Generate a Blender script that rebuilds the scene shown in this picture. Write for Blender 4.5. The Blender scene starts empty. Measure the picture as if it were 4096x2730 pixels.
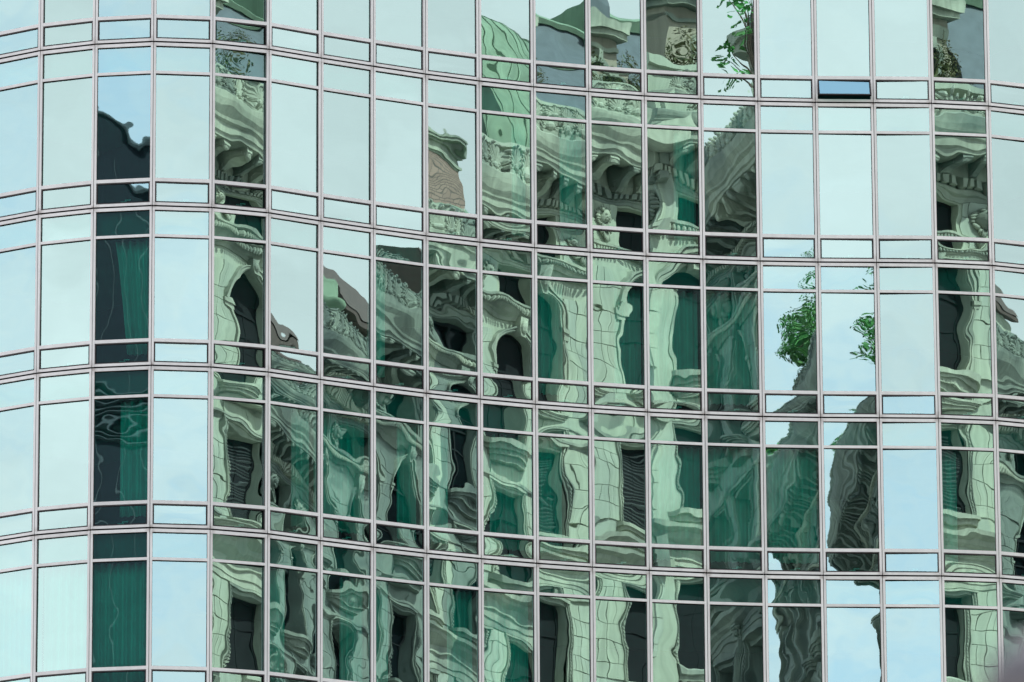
import bpy, bmesh, math, random
from mathutils import Vector, Matrix
R = math.radians
random.seed(7)
sc = bpy.context.scene
col = sc.collection

# ------------------------------------------------------------------ camera, sky, sun, exposure
cam = bpy.data.cameras.new('camera')
cam.sensor_width = 36.0
cam.lens = 29009.0 / 4096 * 36
cam.clip_start = 0.5
cam.clip_end = 6000
cam.dof.use_dof = True
cam.dof.focus_distance = 160.0
cam.dof.aperture_fstop = 5.6
camo = bpy.data.objects.new('camera', cam)
col.objects.link(camo)
camo.matrix_world = Matrix.Rotation(R(90 + 15.0), 4, 'X') @ Matrix.Rotation(R(-0.319), 4, 'Z')
sc.camera = camo

SUN_EL, SUN_AZ = 53.0, 20.0            # azimuth from +Y towards +X
world = bpy.data.worlds.new('World')
sc.world = world
world.use_nodes = True
wn, wl = world.node_tree.nodes, world.node_tree.links
wn.clear()
wout = wn.new('ShaderNodeOutputWorld')
wbg = wn.new('ShaderNodeBackground')
sky = wn.new('ShaderNodeTexSky')
sky.sky_type = 'NISHITA'
sky.sun_disc = False
sky.sun_elevation = R(SUN_EL)
sky.sun_rotation = R(SUN_AZ)
sky.air_density = 1.1
sky.dust_density = 0.6
sky.ozone_density = 2.0
tc = wn.new('ShaderNodeTexCoord')
# thin broken cloud, laid on a plane overhead so that it shrinks towards the horizon
sep = wn.new('ShaderNodeSeparateXYZ'); wl.new(tc.outputs['Generated'], sep.inputs[0])
zz = wn.new('ShaderNodeMath'); zz.operation = 'MAXIMUM'; zz.inputs[1].default_value = 0.0; wl.new(sep.outputs['Z'], zz.inputs[0])
za = wn.new('ShaderNodeMath'); za.operation = 'ADD'; za.inputs[1].default_value = 0.22; wl.new(zz.outputs[0], za.inputs[0])
dv = wn.new('ShaderNodeVectorMath'); dv.operation = 'DIVIDE'; wl.new(tc.outputs['Generated'], dv.inputs[0]); wl.new(za.outputs[0], dv.inputs[1])
cn = wn.new('ShaderNodeTexNoise'); cn.inputs['Scale'].default_value = 1.1; cn.inputs['Detail'].default_value = 9; cn.inputs['Roughness'].default_value = 0.66
cmap = wn.new('ShaderNodeMapping'); cmap.inputs['Location'].default_value = (3.1, 1.7, 0.4)
wl.new(dv.outputs[0], cmap.inputs[0]); wl.new(cmap.outputs[0], cn.inputs['Vector'])
cr = wn.new('ShaderNodeMapRange'); cr.interpolation_type = 'SMOOTHSTEP'
cr.inputs['From Min'].default_value = 0.20; cr.inputs['From Max'].default_value = 0.50
wl.new(cn.outputs['Fac'], cr.inputs['Value'])
cmix = wn.new('ShaderNodeMix'); cmix.data_type = 'RGBA'
ce = wn.new('ShaderNodeMapRange'); ce.interpolation_type = 'SMOOTHSTEP'
ce.inputs['From Min'].default_value = 0.40; ce.inputs['From Max'].default_value = 0.85
ce.inputs['To Min'].default_value = 1.0; ce.inputs['To Max'].default_value = 0.30
wl.new(sep.outputs['Z'], ce.inputs['Value'])
cm2 = wn.new('ShaderNodeMath'); cm2.operation = 'MULTIPLY'; wl.new(cr.outputs[0], cm2.inputs[0]); wl.new(ce.outputs[0], cm2.inputs[1])
wl.new(cm2.outputs[0], cmix.inputs['Factor'])
haze = wn.new('ShaderNodeMix'); haze.data_type = 'RGBA'; haze.blend_type = 'ADD'; haze.inputs['Factor'].default_value = 1.0
wl.new(sky.outputs[0], haze.inputs['A']); haze.inputs['B'].default_value = (1.6, 3.4, 5.6, 1)
wl.new(haze.outputs['Result'], cmix.inputs['A'])
cn2 = wn.new('ShaderNodeTexNoise'); cn2.inputs['Scale'].default_value = 2.7; cn2.inputs['Detail'].default_value = 8; cn2.inputs['Roughness'].default_value = 0.6
wl.new(cmap.outputs[0], cn2.inputs['Vector'])
cb2 = wn.new('ShaderNodeMapRange'); cb2.inputs['From Min'].default_value = 0.3; cb2.inputs['From Max'].default_value = 0.7
cb2.inputs['To Min'].default_value = 0.82; cb2.inputs['To Max'].default_value = 1.16; wl.new(cn2.outputs['Fac'], cb2.inputs['Value'])
csc = wn.new('ShaderNodeVectorMath'); csc.operation = 'SCALE'; csc.inputs[0].default_value = (10.1, 9.55, 10.1); wl.new(cb2.outputs[0], csc.inputs['Scale'])
wl.new(csc.outputs[0], cmix.inputs['B'])
wl.new(cmix.outputs['Result'], wbg.inputs['Color'])
wbg.inputs['Strength'].default_value = 0.08
wl.new(wbg.outputs[0], wout.inputs[0])

sl = bpy.data.lights.new('sun', 'SUN')
sl.energy = 4.0
sl.angle = R(0.53)
sl.color = (1.0, 0.965, 0.90)
so = bpy.data.objects.new('sun', sl)
col.objects.link(so)
sd = Vector((math.sin(R(SUN_AZ)) * math.cos(R(SUN_EL)), math.cos(R(SUN_AZ)) * math.cos(R(SUN_EL)), math.sin(R(SUN_EL))))
so.rotation_euler = sd.to_track_quat('Z', 'Y').to_euler()
so.location = sd * 300

sc.view_settings.view_transform = 'Standard'
sc.view_settings.look = 'None'
sc.view_settings.exposure = 1.17
sc.view_settings.gamma = 1.0
sc.view_settings.use_curve_mapping = False
sc.cycles.max_bounces = 7
sc.cycles.transparent_max_bounces = 24
sc.cycles.glossy_bounces = 3
sc.cycles.diffuse_bounces = 2
sc.cycles.caustics_reflective = False
sc.cycles.caustics_refractive = False
sc.cycles.use_denoising = True

GROUND = -1.7

# ------------------------------------------------------------------ materials
def nodes(name):
    m = bpy.data.materials.new(name)
    m.use_nodes = True
    n, l = m.node_tree.nodes, m.node_tree.links
    return m, n, l, n['Principled BSDF']

def rgb(c):
    return (c[0], c[1], c[2], 1)

def mat(name, c, rough=0.7, metal=0.0, var=0.12, scale=1.5, streak=0.0, bump=0.0, bscale=20, spec=0.5, tint=None):
    """plain surface: base colour broken up by large and fine noise, optional rain streaks and fine relief"""
    m, n, l, b = nodes(name)
    b.inputs['Roughness'].default_value = rough
    b.inputs['Metallic'].default_value = metal
    b.inputs['Specular IOR Level'].default_value = spec
    t = n.new('ShaderNodeTexCoord')
    oi = n.new('ShaderNodeObjectInfo')
    add = n.new('ShaderNodeVectorMath'); add.operation = 'MULTIPLY_ADD'
    l.new(oi.outputs['Random'], add.inputs[0]); add.inputs[1].default_value = (37, 53, 71); l.new(t.outputs['Object'], add.inputs[2])
    nz = n.new('ShaderNodeTexNoise'); nz.inputs['Scale'].default_value = scale; nz.inputs['Detail'].default_value = 6
    l.new(add.outputs[0], nz.inputs['Vector'])
    mr = n.new('ShaderNodeMapRange'); mr.inputs['From Min'].default_value = 0.25; mr.inputs['From Max'].default_value = 0.75
    mr.inputs['To Min'].default_value = 1 - var; mr.inputs['To Max'].default_value = 1 + var
    l.new(nz.outputs['Fac'], mr.inputs['Value'])
    out = mr.outputs[0]
    if streak:
        mp = n.new('ShaderNodeMapping'); mp.inputs['Scale'].default_value = (5.0, 5.0, 0.25)
        l.new(add.outputs[0], mp.inputs[0])
        n2 = n.new('ShaderNodeTexNoise'); n2.inputs['Scale'].default_value = 1.6; n2.inputs['Detail'].default_value = 5
        l.new(mp.outputs[0], n2.inputs['Vector'])
        m2 = n.new('ShaderNodeMapRange'); m2.inputs['From Min'].default_value = 0.42; m2.inputs['From Max'].default_value = 0.7
        m2.inputs['To Min'].default_value = 1.0; m2.inputs['To Max'].default_value = 1 - streak
        l.new(n2.outputs['Fac'], m2.inputs['Value'])
        mu = n.new('ShaderNodeMath'); mu.operation = 'MULTIPLY'
        l.new(out, mu.inputs[0]); l.new(m2.outputs[0], mu.inputs[1])
        out = mu.outputs[0]
    src = None
    if tint:
        tm = n.new('ShaderNodeMix'); tm.data_type = 'RGBA'
        tm.inputs['A'].default_value = rgb(c); tm.inputs['B'].default_value = rgb(tint)
        n3 = n.new('ShaderNodeTexNoise'); n3.inputs['Scale'].default_value = scale * 0.35; n3.inputs['Detail'].default_value = 4
        l.new(add.outputs[0], n3.inputs['Vector'])
        m3 = n.new('ShaderNodeMapRange'); m3.inputs['From Min'].default_value = 0.4; m3.inputs['From Max'].default_value = 0.65
        l.new(n3.outputs['Fac'], m3.inputs['Value']); l.new(m3.outputs[0], tm.inputs['Factor'])
        src = tm.outputs['Result']
    sc_ = n.new('ShaderNodeVectorMath'); sc_.operation = 'SCALE'
    if src: l.new(src, sc_.inputs[0])
    else: sc_.inputs[0].default_value = c[:3]
    l.new(out, sc_.inputs['Scale'])
    l.new(sc_.outputs[0], b.inputs['Base Color'])
    if bump:
        n4 = n.new('ShaderNodeTexNoise'); n4.inputs['Scale'].default_value = bscale; n4.inputs['Detail'].default_value = 4
        l.new(add.outputs[0], n4.inputs['Vector'])
        bp = n.new('ShaderNodeBump'); bp.inputs['Strength'].default_value = bump; bp.inputs['Distance'].default_value = 0.02
        l.new(n4.outputs['Fac'], bp.inputs['Height']); l.new(bp.outputs[0], b.inputs['Normal'])
    return m

GLASS_TINT = (0.63, 0.90, 0.85)
GLASS_REFLECT = 0.50
WAVE = 0.0027
PILLOW = 0.0012

def make_glass(name, reflect):
    m, n, l, b = nodes(name)
    n.remove(b)
    out = n['Material Output']
    t = n.new('ShaderNodeTexCoord')
    oi = n.new('ShaderNodeObjectInfo')
    add = n.new('ShaderNodeVectorMath'); add.operation = 'MULTIPLY_ADD'
    l.new(oi.outputs['Random'], add.inputs[0]); add.inputs[1].default_value = (91, 57, 133); l.new(t.outputs['Object'], add.inputs[2])
    # rolled waves of toughened glass
    nz = n.new('ShaderNodeTexNoise'); nz.inputs['Scale'].default_value = 1.15; nz.inputs['Detail'].default_value = 0.6; nz.inputs['Roughness'].default_value = 0.35
    l.new(add.outputs[0], nz.inputs['Vector'])
    mp = n.new('ShaderNodeMapping'); mp.inputs['Scale'].default_value = (1.0, 1.0, 1.0)
    l.new(add.outputs[0], mp.inputs[0])
    n2 = n.new('ShaderNodeTexNoise'); n2.inputs['Scale'].default_value = 3.6; n2.inputs['Detail'].default_value = 0.0
    l.new(mp.outputs[0], n2.inputs['Vector'])
    # the sheet is drawn in or out between its gaskets
    sp = n.new('ShaderNodeSeparateXYZ'); l.new(t.outputs['Generated'], sp.inputs[0])
    def quad(o):
        a = n.new('ShaderNodeMath'); a.operation = 'MULTIPLY_ADD'; a.inputs[1].default_value = 2; a.inputs[2].default_value = -1; l.new(o, a.inputs[0])
        p = n.new('ShaderNodeMath'); p.operation = 'POWER'; p.inputs[1].default_value = 2
        ab = n.new('ShaderNodeMath'); ab.operation = 'ABSOLUTE'; l.new(a.outputs[0], ab.inputs[0]); l.new(ab.outputs[0], p.inputs[0])
        s = n.new('ShaderNodeMath'); s.operation = 'SUBTRACT'; s.inputs[0].default_value = 1; l.new(p.outputs[0], s.inputs[1])
        return s.outputs[0]
    qm = n.new('ShaderNodeMath'); qm.operation = 'MULTIPLY'; l.new(quad(sp.outputs['X']), qm.inputs[0]); l.new(quad(sp.outputs['Z']), qm.inputs[1])
    amp = n.new('ShaderNodeMapRange'); amp.inputs['To Min'].default_value = -PILLOW * 0.5; amp.inputs['To Max'].default_value = PILLOW
    l.new(oi.outputs['Random'], amp.inputs['Value'])
    q2 = n.new('ShaderNodeMath'); q2.operation = 'MULTIPLY'; l.new(qm.outputs[0], q2.inputs[0]); l.new(amp.outputs[0], q2.inputs[1])
    h1 = n.new('ShaderNodeMath'); h1.operation = 'MULTIPLY_ADD'; h1.inputs[1].default_value = WAVE; l.new(nz.outputs['Fac'], h1.inputs[0]); l.new(q2.outputs[0], h1.inputs[2])
    h2 = n.new('ShaderNodeMath'); h2.operation = 'MULTIPLY_ADD'; h2.inputs[1].default_value = WAVE * 0.055; l.new(n2.outputs['Fac'], h2.inputs[0]); l.new(h1.outputs[0], h2.inputs[2])
    bp = n.new('ShaderNodeBump'); bp.inputs['Strength'].default_value = 1.0; bp.inputs['Distance'].default_value = 1.0
    l.new(h2.outputs[0], bp.inputs['Height'])
    g = n.new('ShaderNodeBsdfAnisotropic'); g.inputs['Roughness'].default_value = 0.0
    g.inputs['Color'].default_value = rgb(GLASS_TINT); l.new(bp.outputs[0], g.inputs['Normal'])
    tr = n.new('ShaderNodeBsdfTransparent'); tr.inputs['Color'].default_value = (0.03, 0.95, 0.80, 1)
    fr = n.new('ShaderNodeFresnel'); fr.inputs['IOR'].default_value = 1.5
    fa = n.new('ShaderNodeMath'); fa.operation = 'MULTIPLY_ADD'; fa.inputs[1].default_value = 0.5; fa.inputs[2].default_value = reflect - 0.02; fa.use_clamp = True
    l.new(fr.outputs[0], fa.inputs[0])
    mx = n.new('ShaderNodeMixShader'); l.new(fa.outputs[0], mx.inputs[0]); l.new(tr.outputs[0], mx.inputs[1]); l.new(g.outputs[0], mx.inputs[2])
    l.new(mx.outputs[0], out.inputs['Surface'])
    return m

M = {}
M['glass'] = make_glass('tinted_mirror_glass', GLASS_REFLECT)
def clear_mat():
    m, n, l, b = nodes('clear_glass_back'); n.remove(b)
    tr = n.new('ShaderNodeBsdfTransparent'); tr.inputs['Color'].default_value = (0.97, 1, 0.99, 1)
    l.new(tr.outputs[0], n['Material Output'].inputs['Surface'])
    return m
M['clear'] = clear_mat()
M['edge'] = mat('green_glass_edge', (0.02, 0.16, 0.11), 0.3)
M['alu'] = mat('grey_aluminium', (0.60, 0.60, 0.565), 0.42, 0.0, 0.07, 2.0, streak=0.08, spec=0.4)
def stain(m):
    """rusty dirt gathered where four frames meet, and small differences between panels"""
    n, l = m.node_tree.nodes, m.node_tree.links
    b = n['Principled BSDF']; src = b.inputs['Base Color'].links[0].from_socket
    t = n.new('ShaderNodeTexCoord'); sp = n.new('ShaderNodeSeparateXYZ'); l.new(t.outputs['Object'], sp.inputs[0])
    ax = n.new('ShaderNodeMath'); ax.operation = 'ABSOLUTE'; l.new(sp.outputs['X'], ax.inputs[0])
    mx = n.new('ShaderNodeMapRange'); mx.inputs['From Min'].default_value = 0.50; mx.inputs['From Max'].default_value = 0.64; l.new(ax.outputs[0], mx.inputs['Value'])
    zc = n.new('ShaderNodeMath'); zc.operation = 'SUBTRACT'; zc.inputs[1].default_value = 1.825; l.new(sp.outputs['Z'], zc.inputs[0])
    za = n.new('ShaderNodeMath'); za.operation = 'ABSOLUTE'; l.new(zc.outputs[0], za.inputs[0])
    mz = n.new('ShaderNodeMapRange'); mz.inputs['From Min'].default_value = 1.62; mz.inputs['From Max'].default_value = 1.82; l.new(za.outputs[0], mz.inputs['Value'])
    nz = n.new('ShaderNodeTexNoise'); nz.inputs['Scale'].default_value = 9; nz.inputs['Detail'].default_value = 4
    oi = n.new('ShaderNodeObjectInfo'); va = n.new('ShaderNodeVectorMath'); va.operation = 'MULTIPLY_ADD'
    l.new(oi.outputs['Random'], va.inputs[0]); va.inputs[1].default_value = (31, 17, 45); l.new(t.outputs['Object'], va.inputs[2]); l.new(va.outputs[0], nz.inputs['Vector'])
    mn = n.new('ShaderNodeMapRange'); mn.inputs['From Min'].default_value = 0.38; mn.inputs['From Max'].default_value = 0.66; mn.inputs['To Max'].default_value = 0.9; l.new(nz.outputs['Fac'], mn.inputs['Value'])
    p = n.new('ShaderNodeMath'); p.operation = 'MULTIPLY'; l.new(mx.outputs[0], p.inputs[0]); l.new(mz.outputs[0], p.inputs[1])
    q = n.new('ShaderNodeMath'); q.operation = 'MULTIPLY'; l.new(p.outputs[0], q.inputs[0]); l.new(mn.outputs[0], q.inputs[1])
    rv = n.new('ShaderNodeMapRange'); rv.inputs['To Min'].default_value = 0.93; rv.inputs['To Max'].default_value = 1.07; l.new(oi.outputs['Random'], rv.inputs['Value'])
    sv = n.new('ShaderNodeVectorMath'); sv.operation = 'SCALE'; l.new(src, sv.inputs[0]); l.new(rv.outputs[0], sv.inputs['Scale'])
    mi = n.new('ShaderNodeMix'); mi.data_type = 'RGBA'; l.new(q.outputs[0], mi.inputs['Factor']); l.new(sv.outputs[0], mi.inputs['A']); mi.inputs['B'].default_value = (0.20, 0.15, 0.125, 1)
    l.new(mi.outputs['Result'], b.inputs['Base Color'])
stain(M['alu'])
M['gasket'] = mat('black_rubber_gasket', (0.006, 0.006, 0.006), 0.9, spec=0.08)
M['sash'] = mat('dark_sash_metal', (0.10, 0.095, 0.095), 0.6, spec=0.2)
M['handle'] = mat('white_handle', (0.8, 0.8, 0.8), 0.4)
M['slab'] = mat('spandrel_board', (0.20, 0.23, 0.24), 0.8)
M['room'] = mat('room_wall', (0.04, 0.045, 0.05), 0.9)
M['podium'] = mat('podium_cladding', (0.35, 0.35, 0.36), 0.6)
M['curtain'] = mat('curtain_fabric', (0.80, 0.82, 0.78), 0.9, var=0.08, scale=3)
M['stone'] = mat('cream_limestone', (0.42, 0.455, 0.35), 0.85, var=0.16, scale=0.7, streak=0.22, bump=0.25, bscale=9, tint=(0.34, 0.38, 0.32))
M['stone2'] = mat('carved_limestone', (0.43, 0.45, 0.35), 0.8, var=0.24, scale=1.4, streak=0.25, bump=0.3, bscale=14, tint=(0.17, 0.195, 0.165))
M['stone_grey'] = mat('darkened_limestone', (0.20, 0.235, 0.20), 0.85, var=0.2, scale=0.7, streak=0.3, bump=0.25, bscale=9, tint=(0.135, 0.165, 0.145))  # darker copy of the limestone, painted-in shade on the side facade
M['stone2_grey'] = mat('darkened_carved_limestone', (0.24, 0.27, 0.22), 0.8, var=0.28, scale=1.4, streak=0.3, bump=0.3, bscale=14, tint=(0.085, 0.105, 0.095))
M['render'] = mat('tan_render', (0.34, 0.30, 0.235), 0.9, var=0.12, scale=0.6, streak=0.2)
M['winglass'] = mat('dark_window_glass', (0.005, 0.007, 0.009), 0.08, var=0.05, spec=0.06)
M['winframe'] = mat('dark_window_frame', (0.016, 0.018, 0.02), 0.8, spec=0.1)
M['blind'] = mat('slatted_blind', (0.16, 0.18, 0.18), 0.7)
M['slate'] = mat('grey_slate', (0.10, 0.115, 0.13), 0.6, var=0.2, scale=2.5)
M['copper'] = mat('green_copper', (0.19, 0.265, 0.18), 0.85, var=0.38, scale=0.8, streak=0.2)
M['tile'] = mat('brown_roof_tile', (0.085, 0.055, 0.047), 0.8, var=0.25, scale=3, streak=0.15)
M['dark'] = mat('dark_cladding', (0.012, 0.018, 0.026), 0.75, spec=0.12, var=0.12, scale=0.5)
M['dark2'] = mat('louvre_metal', (0.045, 0.06, 0.07), 0.7, spec=0.2)
M['leaf'] = mat('green_leaf', (0.06, 0.25, 0.05), 0.6, var=0.45, scale=2.2, tint=(0.08, 0.19, 0.05))
M['shrub'] = mat('brown_shrub_leaf', (0.10, 0.085, 0.035), 0.8, var=0.4, scale=3, tint=(0.06, 0.10, 0.03))
M['bark'] = mat('bark', (0.09, 0.065, 0.05), 0.9)
M['asphalt'] = mat('pale_paving', (0.26, 0.25, 0.24), 0.9, var=0.2, scale=0.3)
M['post'] = mat('grey_painted_metal', (0.085, 0.08, 0.08), 0.6)

def brick_mat():
    m, n, l, b = nodes('pink_brick')
    t = n.new('ShaderNodeTexCoord')
    sp = n.new('ShaderNodeSeparateXYZ'); l.new(t.outputs['Object'], sp.inputs[0])
    ad = n.new('ShaderNodeMath'); ad.operation = 'ADD'; l.new(sp.outputs['X'], ad.inputs[0]); l.new(sp.outputs['Y'], ad.inputs[1])
    cb = n.new('ShaderNodeCombineXYZ'); l.new(ad.outputs[0], cb.inputs['X']); l.new(sp.outputs['Z'], cb.inputs['Y'])
    br = n.new('ShaderNodeTexBrick'); l.new(cb.outputs[0], br.inputs['Vector'])
    br.inputs['Color1'].default_value = (0.34, 0.23, 0.19, 1); br.inputs['Color2'].default_value = (0.27, 0.18, 0.15, 1); br.inputs['Mortar'].default_value = (0.10, 0.08, 0.07, 1)
    br.inputs['Scale'].default_value = 1.0; br.inputs['Brick Width'].default_value = 0.26; br.inputs['Row Height'].default_value = 0.1; br.inputs['Mortar Size'].default_value = 0.012
    l.new(br.outputs['Color'], b.inputs['Base Color']); b.inputs['Roughness'].default_value = 0.9
    return m
M['brick'] = brick_mat()

# ------------------------------------------------------------------ mesh helpers
class MB:
    def __init__(s):
        s.v, s.f, s.m = [], [], []
    def add(s, vs, fs, mi=0):
        o = len(s.v)
        s.v += [tuple(p) for p in vs]
        for f in fs:
            s.f.append([o + i for i in f]); s.m.append(mi)
    def box(s, x0, x1, y0, y1, z0, z1, mi=0):
        s.add([(x0, y0, z0), (x1, y0, z0), (x1, y1, z0), (x0, y1, z0), (x0, y0, z1), (x1, y0, z1), (x1, y1, z1), (x0, y1, z1)],
              [(0, 3, 2, 1), (4, 5, 6, 7), (0, 1, 5, 4), (1, 2, 6, 5), (2, 3, 7, 6), (3, 0, 4, 7)], mi)
    def prof(s, pts, x0, x1, mi=0):            # closed (y, z) outline run along x
        k = len(pts)
        vs = [(x0, y, z) for y, z in pts] + [(x1, y, z) for y, z in pts]
        fs = [(i, (i + 1) % k, k + (i + 1) % k, k + i) for i in range(k)] + [tuple(range(k))[::-1], tuple(range(k, 2 * k))]
        s.add(vs, fs, mi)
    def poly(s, pts, y0, y1, mi=0):            # closed (x, z) outline given depth
        k = len(pts)
        vs = [(x, y0, z) for x, z in pts] + [(x, y1, z) for x, z in pts]
        fs = [(i, (i + 1) % k, k + (i + 1) % k, k + i) for i in range(k)] + [tuple(range(k))[::-1], tuple(range(k, 2 * k))]
        s.add(vs, fs, mi)
    def foot(s, pts, z0, z1, mi=0):            # closed (x, y) outline given height
        k = len(pts)
        vs = [(x, y, z0) for x, y in pts] + [(x, y, z1) for x, y in pts]
        fs = [(i, (i + 1) % k, k + (i + 1) % k, k + i) for i in range(k)] + [tuple(range(k))[::-1], tuple(range(k, 2 * k))]
        s.add(vs, fs, mi)
    def lathe(s, prof, cx, cy, n=12, a0=0.0, a1=2 * math.pi, flute=0.0, mi=0):
        full = abs(a1 - a0 - 2 * math.pi) < 1e-6
        m = n if full else n + 1
        vs = []
        for r, z in prof:
            for i in range(m):
                a = a0 + (a1 - a0) * i / n
                rr = r * (1 - flute * (i % 2))
                vs.append((cx + rr * math.cos(a), cy + rr * math.sin(a), z))
        fs = []
        for j in range(len(prof) - 1):
            for i in range(n):
                b = (i + 1) % m
                fs.append((j * m + i, j * m + b, (j + 1) * m + b, (j + 1) * m + i))
        s.add(vs, fs, mi)
    def ell(s, c, r, n=8, m=5, mi=0, rot=None):
        vs, fs = [], []
        for j in range(m + 1):
            th = math.pi * j / m
            for i in range(n):
                a = 2 * math.pi * i / n
                p = Vector((r[0] * math.sin(th) * math.cos(a), r[1] * math.sin(th) * math.sin(a), r[2] * math.cos(th)))
                if rot: p = rot @ p
                vs.append((c[0] + p.x, c[1] + p.y, c[2] + p.z))
        for j in range(m):
            for i in range(n):
                fs.append((j * n + i, j * n + (i + 1) % n, (j + 1) * n + (i + 1) % n, (j + 1) * n + i))
        s.add(vs, fs, mi)
    def tube(s, pts, rads, n=6, mi=0):
        vs, fs = [], []
        for k, (p, r) in enumerate(zip(pts, rads)):
            d = Vector(pts[min(k + 1, len(pts) - 1)]) - Vector(pts[max(k - 1, 0)])
            q = d.to_track_quat('Z', 'Y')
            for i in range(n):
                a = 2 * math.pi * i / n
                w = Vector(p) + q @ Vector((r * math.cos(a), r * math.sin(a), 0))
                vs.append(tuple(w))
        for k in range(len(pts) - 1):
            for i in range(n):
                fs.append((k * n + i, k * n + (i + 1) % n, (k + 1) * n + (i + 1) % n, (k + 1) * n + i))
        s.add(vs, fs, mi)
    def mesh(s, name, mats, smooth=False, recalc=True, bevel=0.0):
        me = bpy.data.meshes.new(name)
        me.from_pydata(s.v, [], s.f)
        for mm in mats: me.materials.append(M[mm])
        me.polygons.foreach_set('material_index', s.m)
        if recalc or bevel:
            bm = bmesh.new(); bm.from_mesh(me)
            bmesh.ops.remove_doubles(bm, verts=bm.verts, dist=1e-5) if smooth else None
            bmesh.ops.recalc_face_normals(bm, faces=bm.faces)
            bm.to_mesh(me); bm.free()
        if smooth: me.polygons.foreach_set('use_smooth', [True] * len(me.polygons))
        me.update()
        return me

def link(name, me, parent=None, loc=(0, 0, 0), rz=0.0, rot=None, scale=None):
    o = bpy.data.objects.new(name, me)
    col.objects.link(o)
    o.location = loc
    o.rotation_euler = rot if rot else (0, 0, rz)
    if scale: o.scale = scale
    o.parent = parent
    return o

def tag(o, label, cat, group=None):
    o['label'] = label; o['category'] = cat
    if group: o['group'] = group
    return o

def thing(name, label, cat, loc, group=None):
    return tag(link(name, None, None, loc), label, cat, group)

def struct(o):
    o['kind'] = 'structure'; return o

def stuff(o):
    o['kind'] = 'stuff'; return o

# ------------------------------------------------------------------ ground
b = MB(); b.add([(-3000, -3000, 0), (3000, -3000, 0), (3000, 3000, 0), (-3000, 3000, 0)], [(0, 1, 2, 3)])
struct(link('ground', b.mesh('ground', ['asphalt'], recalc=False), None, (0, 0, GROUND)))

# ------------------------------------------------------------------ the curved glass building
MULL = [(-10.288, 151.626), (-9.064, 151.186), (-7.777, 151.002), (-6.492, 151.178), (-5.274, 151.627), (-4.156, 152.29), (-3.023, 152.925), (-1.877, 153.532), (-0.697, 154.069), (0.511, 154.539), (1.744, 154.933), (2.991, 155.284), (4.26, 155.549), (5.544, 155.735), (6.837, 155.85), (8.145, 155.908), (9.456, 155.98), (10.747, 156.21)]
W0 = 1.302
pts = list(MULL)
for a in (-32.0, -43.0, -52.0):
    x, y = pts[0]; pts.insert(0, (x - W0 * math.cos(R(a)), y - W0 * math.sin(R(a))))
for a in (21.5, 30.0, 36.0):
    x, y = pts[-1]; pts.append((x + W0 * math.cos(R(a)), y + W0 * math.sin(R(a))))
NC = len(pts) - 1                    # 23 columns; index 2 is the one cut by the left edge of the photo
JOINT = [28.95, 32.73, 36.371, 39.966, 43.545, 47.268, 50.92, 54.55]   # floor joints, bottom to top
H = 3.65
BX, BY = 0.0, 158.0
gb = thing('glass_office_building', 'curved curtain wall office building of green mirror glass and pale grey aluminium frames', 'building', (BX, BY, GROUND))

# small setting-out errors of the panes in degrees (turn, lean), by column: what makes neighbours mirror different things
TURN = {16: -2.0, 15: 0.85, (15, 1): 0.5, 14: -0.6, 12: 0.5, 11: -0.3, 17: -0.7, 4: 3.6, 5: 0.5, 18: 1.2}
LEAN = {}

Z = dict(top0=H - 0.018, top1=H - 0.088, t1a=H - 0.648, t1b=H - 0.708, t2a=H - 3.030, t2b=H - 3.105, bot1=H - 3.572, bot0=0.018)
rails = [(Z['top1'], Z['top0']), (Z['t1b'], Z['t1a']), (Z['t2b'], Z['t2a']), (Z['bot0'], Z['bot1'])]
JW, GAP = 0.057, 0.007
def frame_mesh(w):
    b = MB()
    x0, x1 = -w / 2 + GAP, w / 2 - GAP
    xi0, xi1 = -w / 2 + JW, w / 2 - JW
    for a, c in ((x0, xi0), (xi1, x1)):
        b.box(a, c, 0.0, 0.14, 0.017, H - 0.017)
    for k, (za, zb) in enumerate(rails):
        b.box(xi0, xi1, 0.004, 0.13, za, zb)
    # rubber strips behind the joints and round the glass
    b.box(-w / 2 + 0.001, x0 + 0.002, 0.014, 0.10, 0.0, H, 1)
    b.box(x1 - 0.002, w / 2 - 0.001, 0.014, 0.10, 0.0, H, 1)
    b.box(xi0 - 0.02, xi1 + 0.02, 0.008, 0.10, 0.0, 0.0181, 1)
    b.box(xi0 - 0.02, xi1 + 0.02, 0.008, 0.10, H - 0.0181, H, 1)
    for za, zb in ((Z['t1a'], Z['top1']), (Z['t2a'], Z['t1b'])):
        g = 0.009
        b.box(xi0, xi0 + g, 0.040, 0.06, za, zb, 1); b.box(xi1 - g, xi1, 0.040, 0.06, za, zb, 1)
        b.box(xi0 + g, xi1 - g, 0.040, 0.06, za, za + g, 1); b.box(xi0 + g, xi1 - g, 0.030, 0.06, zb - g - 0.006, zb, 1)
    return b.mesh('facade_panel', ['alu', 'gasket'])

def pane_mesh(w, h):
    b = MB(); x, z = w / 2, h / 2
    b.add([(-x, 0, -z), (x, 0, -z), (x, 0, z), (-x, 0, z)], [(0, 1, 2, 3)], 0)
    t = 0.024
    b.add([(-x, t, -z), (x, t, -z), (x, t, z), (-x, t, z)], [(3, 2, 1, 0)], 1)
    b.add([(-x, 0, -z), (x, 0, -z), (x, 0, z), (-x, 0, z), (-x, t, -z), (x, t, -z), (x, t, z), (-x, t, z)],
          [(0, 4, 5, 1), (1, 5, 6, 2), (2, 6, 7, 3), (3, 7, 4, 0)], 2)
    return b.mesh('pane', ['glass', 'clear', 'edge'], recalc=False)

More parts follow.
